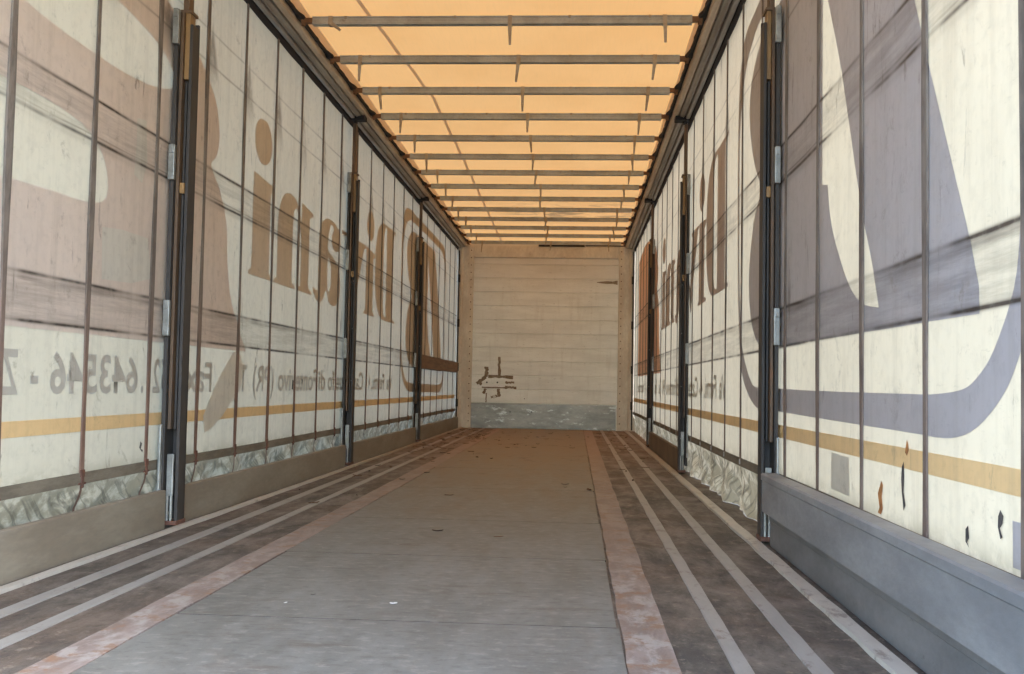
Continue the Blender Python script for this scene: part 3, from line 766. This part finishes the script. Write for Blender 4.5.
for side in (0, 1):
    f_ = lambda x: x if side == 0 else W-x
    bm = bmesh.new()
    add_profile(bm, [(f_(x), y) for x, y in [(-.05, D-.001), (-.05, D-.065), (.045, D-.065), (.062, D-.052), (.075, D-.04), (.15, D-.036), (.208, D-.012), (.214, D-.001)]], 0, 1)
    for v in bm.verts: v.co = (v.co.x, v.co.z, .002+v.co.y*2.58)
    cp = bm_obj('corner_panel', bm, M_FRAMEW, wb)
    for k in range(24):
        z = .1+k*.105
        if k == 0:
            bm = bmesh.new(); bmesh.ops.create_uvsphere(bm, u_segments=8, v_segments=5, radius=.008); r0 = bm_obj('rivet', bm, M_RUST, cp)
            r0.location = (f_(.180), D-.026, z); 
        else:
            r1 = r0.copy(); COL.objects.link(r1); r1.parent = cp; r1.location = (f_(.180), D-.026, z)
# remains of a torn sticker
bm = bmesh.new(); rnd = random.Random(3)
def wq(px, py): # zoom crop of the sticker: px,py -> X,Z on the end wall
    return (.185+(px-60)*.0022, .005+(600-py)*.00205)
segs = [((250, 110), (250, 240), 9), ((180, 245), (340, 250), 9), ((170, 180), (165, 250), 12), ((165, 250), (105, 295), 9), ((290, 285), (348, 287), 7), ((290, 318), (362, 320), 8),
        ((140, 322), (290, 322), 4), ((165, 330), (150, 365), 9), ((170, 360), (168, 425), 4), ((245, 330), (250, 385), 11), ((200, 390), (240, 380), 8), ((115, 290), (140, 300), 8)]
for (a, b, w) in segs:
    A, B = Vector(wq(*a)), Vector(wq(*b)); d = B-A; n_ = Vector((-d.y, d.x)).normalized(); k = 7; prev = None
    for i in range(k+1):
        c = A+d*i/k; w1, w2 = w*.0024*rnd.uniform(.5, 1.3), w*.0024*rnd.uniform(.5, 1.3)
        cur = [bm.verts.new((q.x, D-.0012, q.y)) for q in (c+n_*w1, c-n_*w2)]
        if prev: bm.faces.new((prev[0], prev[1], cur[1], cur[0]))
        prev = cur
M_STICK = worn('brown glue residue', s2l((122, 102, 80)), s2l((150, 134, 112)), sc=25, rough=.9)
st = bm_obj('torn_sticker', bm, M_STICK, wb); md = st.modifiers.new('t', 'SOLIDIFY'); md.thickness = .001; md.offset = 0
bm = bmesh.new()
for px, py, r in ((172, 287, .012), (240, 287, .012), (325, 487, .009), (462, 484, .009), (415, 395, .007)):
    x, z = wq(px, py); add_cyl(bm, (x, D-.0075, z), r, .003, 'Y', 10)
bm_obj('bolt_holes', bm, M_BLACK, wb)
bm = bmesh.new(); x, z = wq(222, 385); add_cyl(bm, (x, D-.004, z), .022, .006, 'Y', 16); bm_obj('blank_cap', bm, M_MEND, wb)
bm = bmesh.new(); pv = None
for i, (x, w) in enumerate(((1.96, .004), (2.02, .012), (2.10, .02), (2.18, .016), (2.25, .03))):
    cur = [bm.verts.new((x, D-.0012, 2.08+w)), bm.verts.new((x, D-.0012, 2.08-w))]
    if pv: bm.faces.new((pv[0], pv[1], cur[1], cur[0]))
    pv = cur
rs = bm_obj('rust_run', bm, M_STICK, wb); md = rs.modifiers.new('t', 'SOLIDIFY'); md.thickness = .001; md.offset = 0

# tension poles where the curtains end
for side in ('left', 'right'):
    s = 1 if side == 'left' else -1; o = 0 if side == 'left' else W
    t = thing('tension_pole', f'slim dark pole at the front end of the {side} curtain beside the end wall', 'pole', (o, D-.085, 0))
    bm = bmesh.new(); add_cyl(bm, (s*.015, 0, 1.26), .010, 2.49); bm_obj('tube', bm, M_STEELDK, t)
    for z in (.30, .80, 1.42, 2.05):
        bm = bmesh.new(); a, b = sorted((s*.004, s*.035)); add_box(bm, a, b, -.03, .012, z, z+.11, .004); bm_obj('ratchet_bracket', bm, M_BLACK, t)

# rear frame around the open end behind the camera
for side in ('left', 'right'):
    s = 1 if side == 'left' else -1; o = 0 if side == 'left' else W
    a, b = sorted((o-s*.05, o+s*.10))
    struct(box('trim_1' if side == 'left' else 'trim_2', (a, b, .82, .92, -.16, 2.61), M_STEELDK, bev=.006), f'dark steel corner post of the open rear doorway, {side} side', 'door frame')
struct(box('trim_3', (.10, W-.10, .82, .92, 2.50, 2.61), M_STEELDK, bev=.006), 'dark steel header over the open rear doorway', 'door frame')

# ------------------------------------------------------------------ litter on the floor
M_LEAF = worn('dry brown leaf', s2l((112, 78, 50)), s2l((84, 58, 40)), sc=40, rough=.9, world=False)
M_LEAFD = worn('dark wood chip', s2l((62, 48, 38)), s2l((46, 38, 32)), sc=40, rough=.9, world=False)
M_PAPER = worn('white paper scrap', s2l((222, 218, 208)), s2l((200, 196, 186)), sc=30, rough=.8, world=False)
def leaf_mesh(seed, mat, L=.035, w=.012, curl=.0035):
    rnd = random.Random(seed); bm = bmesh.new(); prev = None; n = 7
    for i in range(n+1):
        t = i/n; ww = w*math.sin(math.pi*min(.97, max(.04, t)))**.7*rnd.uniform(.8, 1.15); x = (t-.5)*2*L; z = .0035+curl*(2*t-1)**2+rnd.uniform(0, .001)
        cur = [bm.verts.new((x, -ww, z+curl*.6)), bm.verts.new((x, 0, z)), bm.verts.new((x, ww, z+curl*.5))]
        if prev:
            for k in (0, 1): bm.faces.new((prev[k], prev[k+1], cur[k+1], cur[k]))
        prev = cur
    r = bmesh.ops.extrude_face_region(bm, geom=bm.faces[:])
    bmesh.ops.translate(bm, vec=(0, 0, -.0015), verts=[v for v in r['geom'] if isinstance(v, bmesh.types.BMVert)])
    bmesh.ops.recalc_face_normals(bm, faces=bm.faces[:])
    me = bpy.data.meshes.new('leaf'); bm.to_mesh(me); bm.free(); me.materials.append(mat); return me
LM = [leaf_mesh(i, M_LEAF) for i in range(4)]+[leaf_mesh(9+i, M_LEAFD, .025, .007, .004) for i in range(3)]
def top_z(x):
    if .66 < x < 1.80: return .006
    for a, b, h in ((.562, .668, .004), (1.803, 1.915, .004), (.215, .262, .004), (.385, .425, .004), (2.03, 2.072, .004), (2.195, 2.24, .004), (.075, .105, .012), (2.365, 2.412, .012)):
        if a-.02 < x < b+.02: return h
    return 0
def litter(me, x, y, rz, sc, label, group=None, name='dry_leaf', cat='leaf'):
    ob = bpy.data.objects.new(name, me); COL.objects.link(ob); ob.location = (x, y, top_z(x)); ob.rotation_euler = (0, 0, rz)
    ob.scale = (sc,)*3; tag(ob, label, cat, group); return ob
rnd = random.Random(21)
for i in range(260):
    zone = rnd.random(); y = 14.2-abs(rnd.gauss(0, 1))*3.4
    if y < 4.6: continue
    x = rnd.choice([rnd.uniform(.13, .62), rnd.uniform(.13, .62), rnd.uniform(.13, .62), rnd.uniform(.5, 1.9), rnd.uniform(1.95, 2.33)])
    if not (.13 < x < 2.33): continue
    litter(rnd.choice(LM), x, y, rnd.uniform(0, 6.28), rnd.uniform(.45, 1.1), 'small dry brown leaf scrap scattered over the dusty far half of the floor', 'leaf scraps scattered over the far floor')
litter(LM[0], 1.389, 4.076, .3, .55, 'curled brown leaf lying alone in the middle of the grey centre panel', name='dry_leaf')
litter(LM[5], 1.133, 4.184, .1, .9, 'dark flat wood chip left of the curled brown leaf on the centre panel', name='wood_chip', cat='chip')
litter(LM[4], .957, 2.879, .6, .30, 'tiny dark chip nearest the camera on the left of the centre panel', name='wood_chip', cat='chip')
litter(LM[6], 1.628, 6.308, .2, .9, 'dark chip by the right edge of the centre panel, well beyond the curled leaf', name='wood_chip', cat='chip')
PM = leaf_mesh(44, M_PAPER, .010, .005, .001)
litter(PM, 1.2, 2.791, .2, 1.0, 'white paper scrap in the middle of the near centre panel', name='paper_scrap', cat='paper scrap')
litter(PM, .912, 2.762, 1.0, .6, 'tiny white paper scrap near the left edge of the near centre panel', name='paper_scrap', cat='paper scrap')
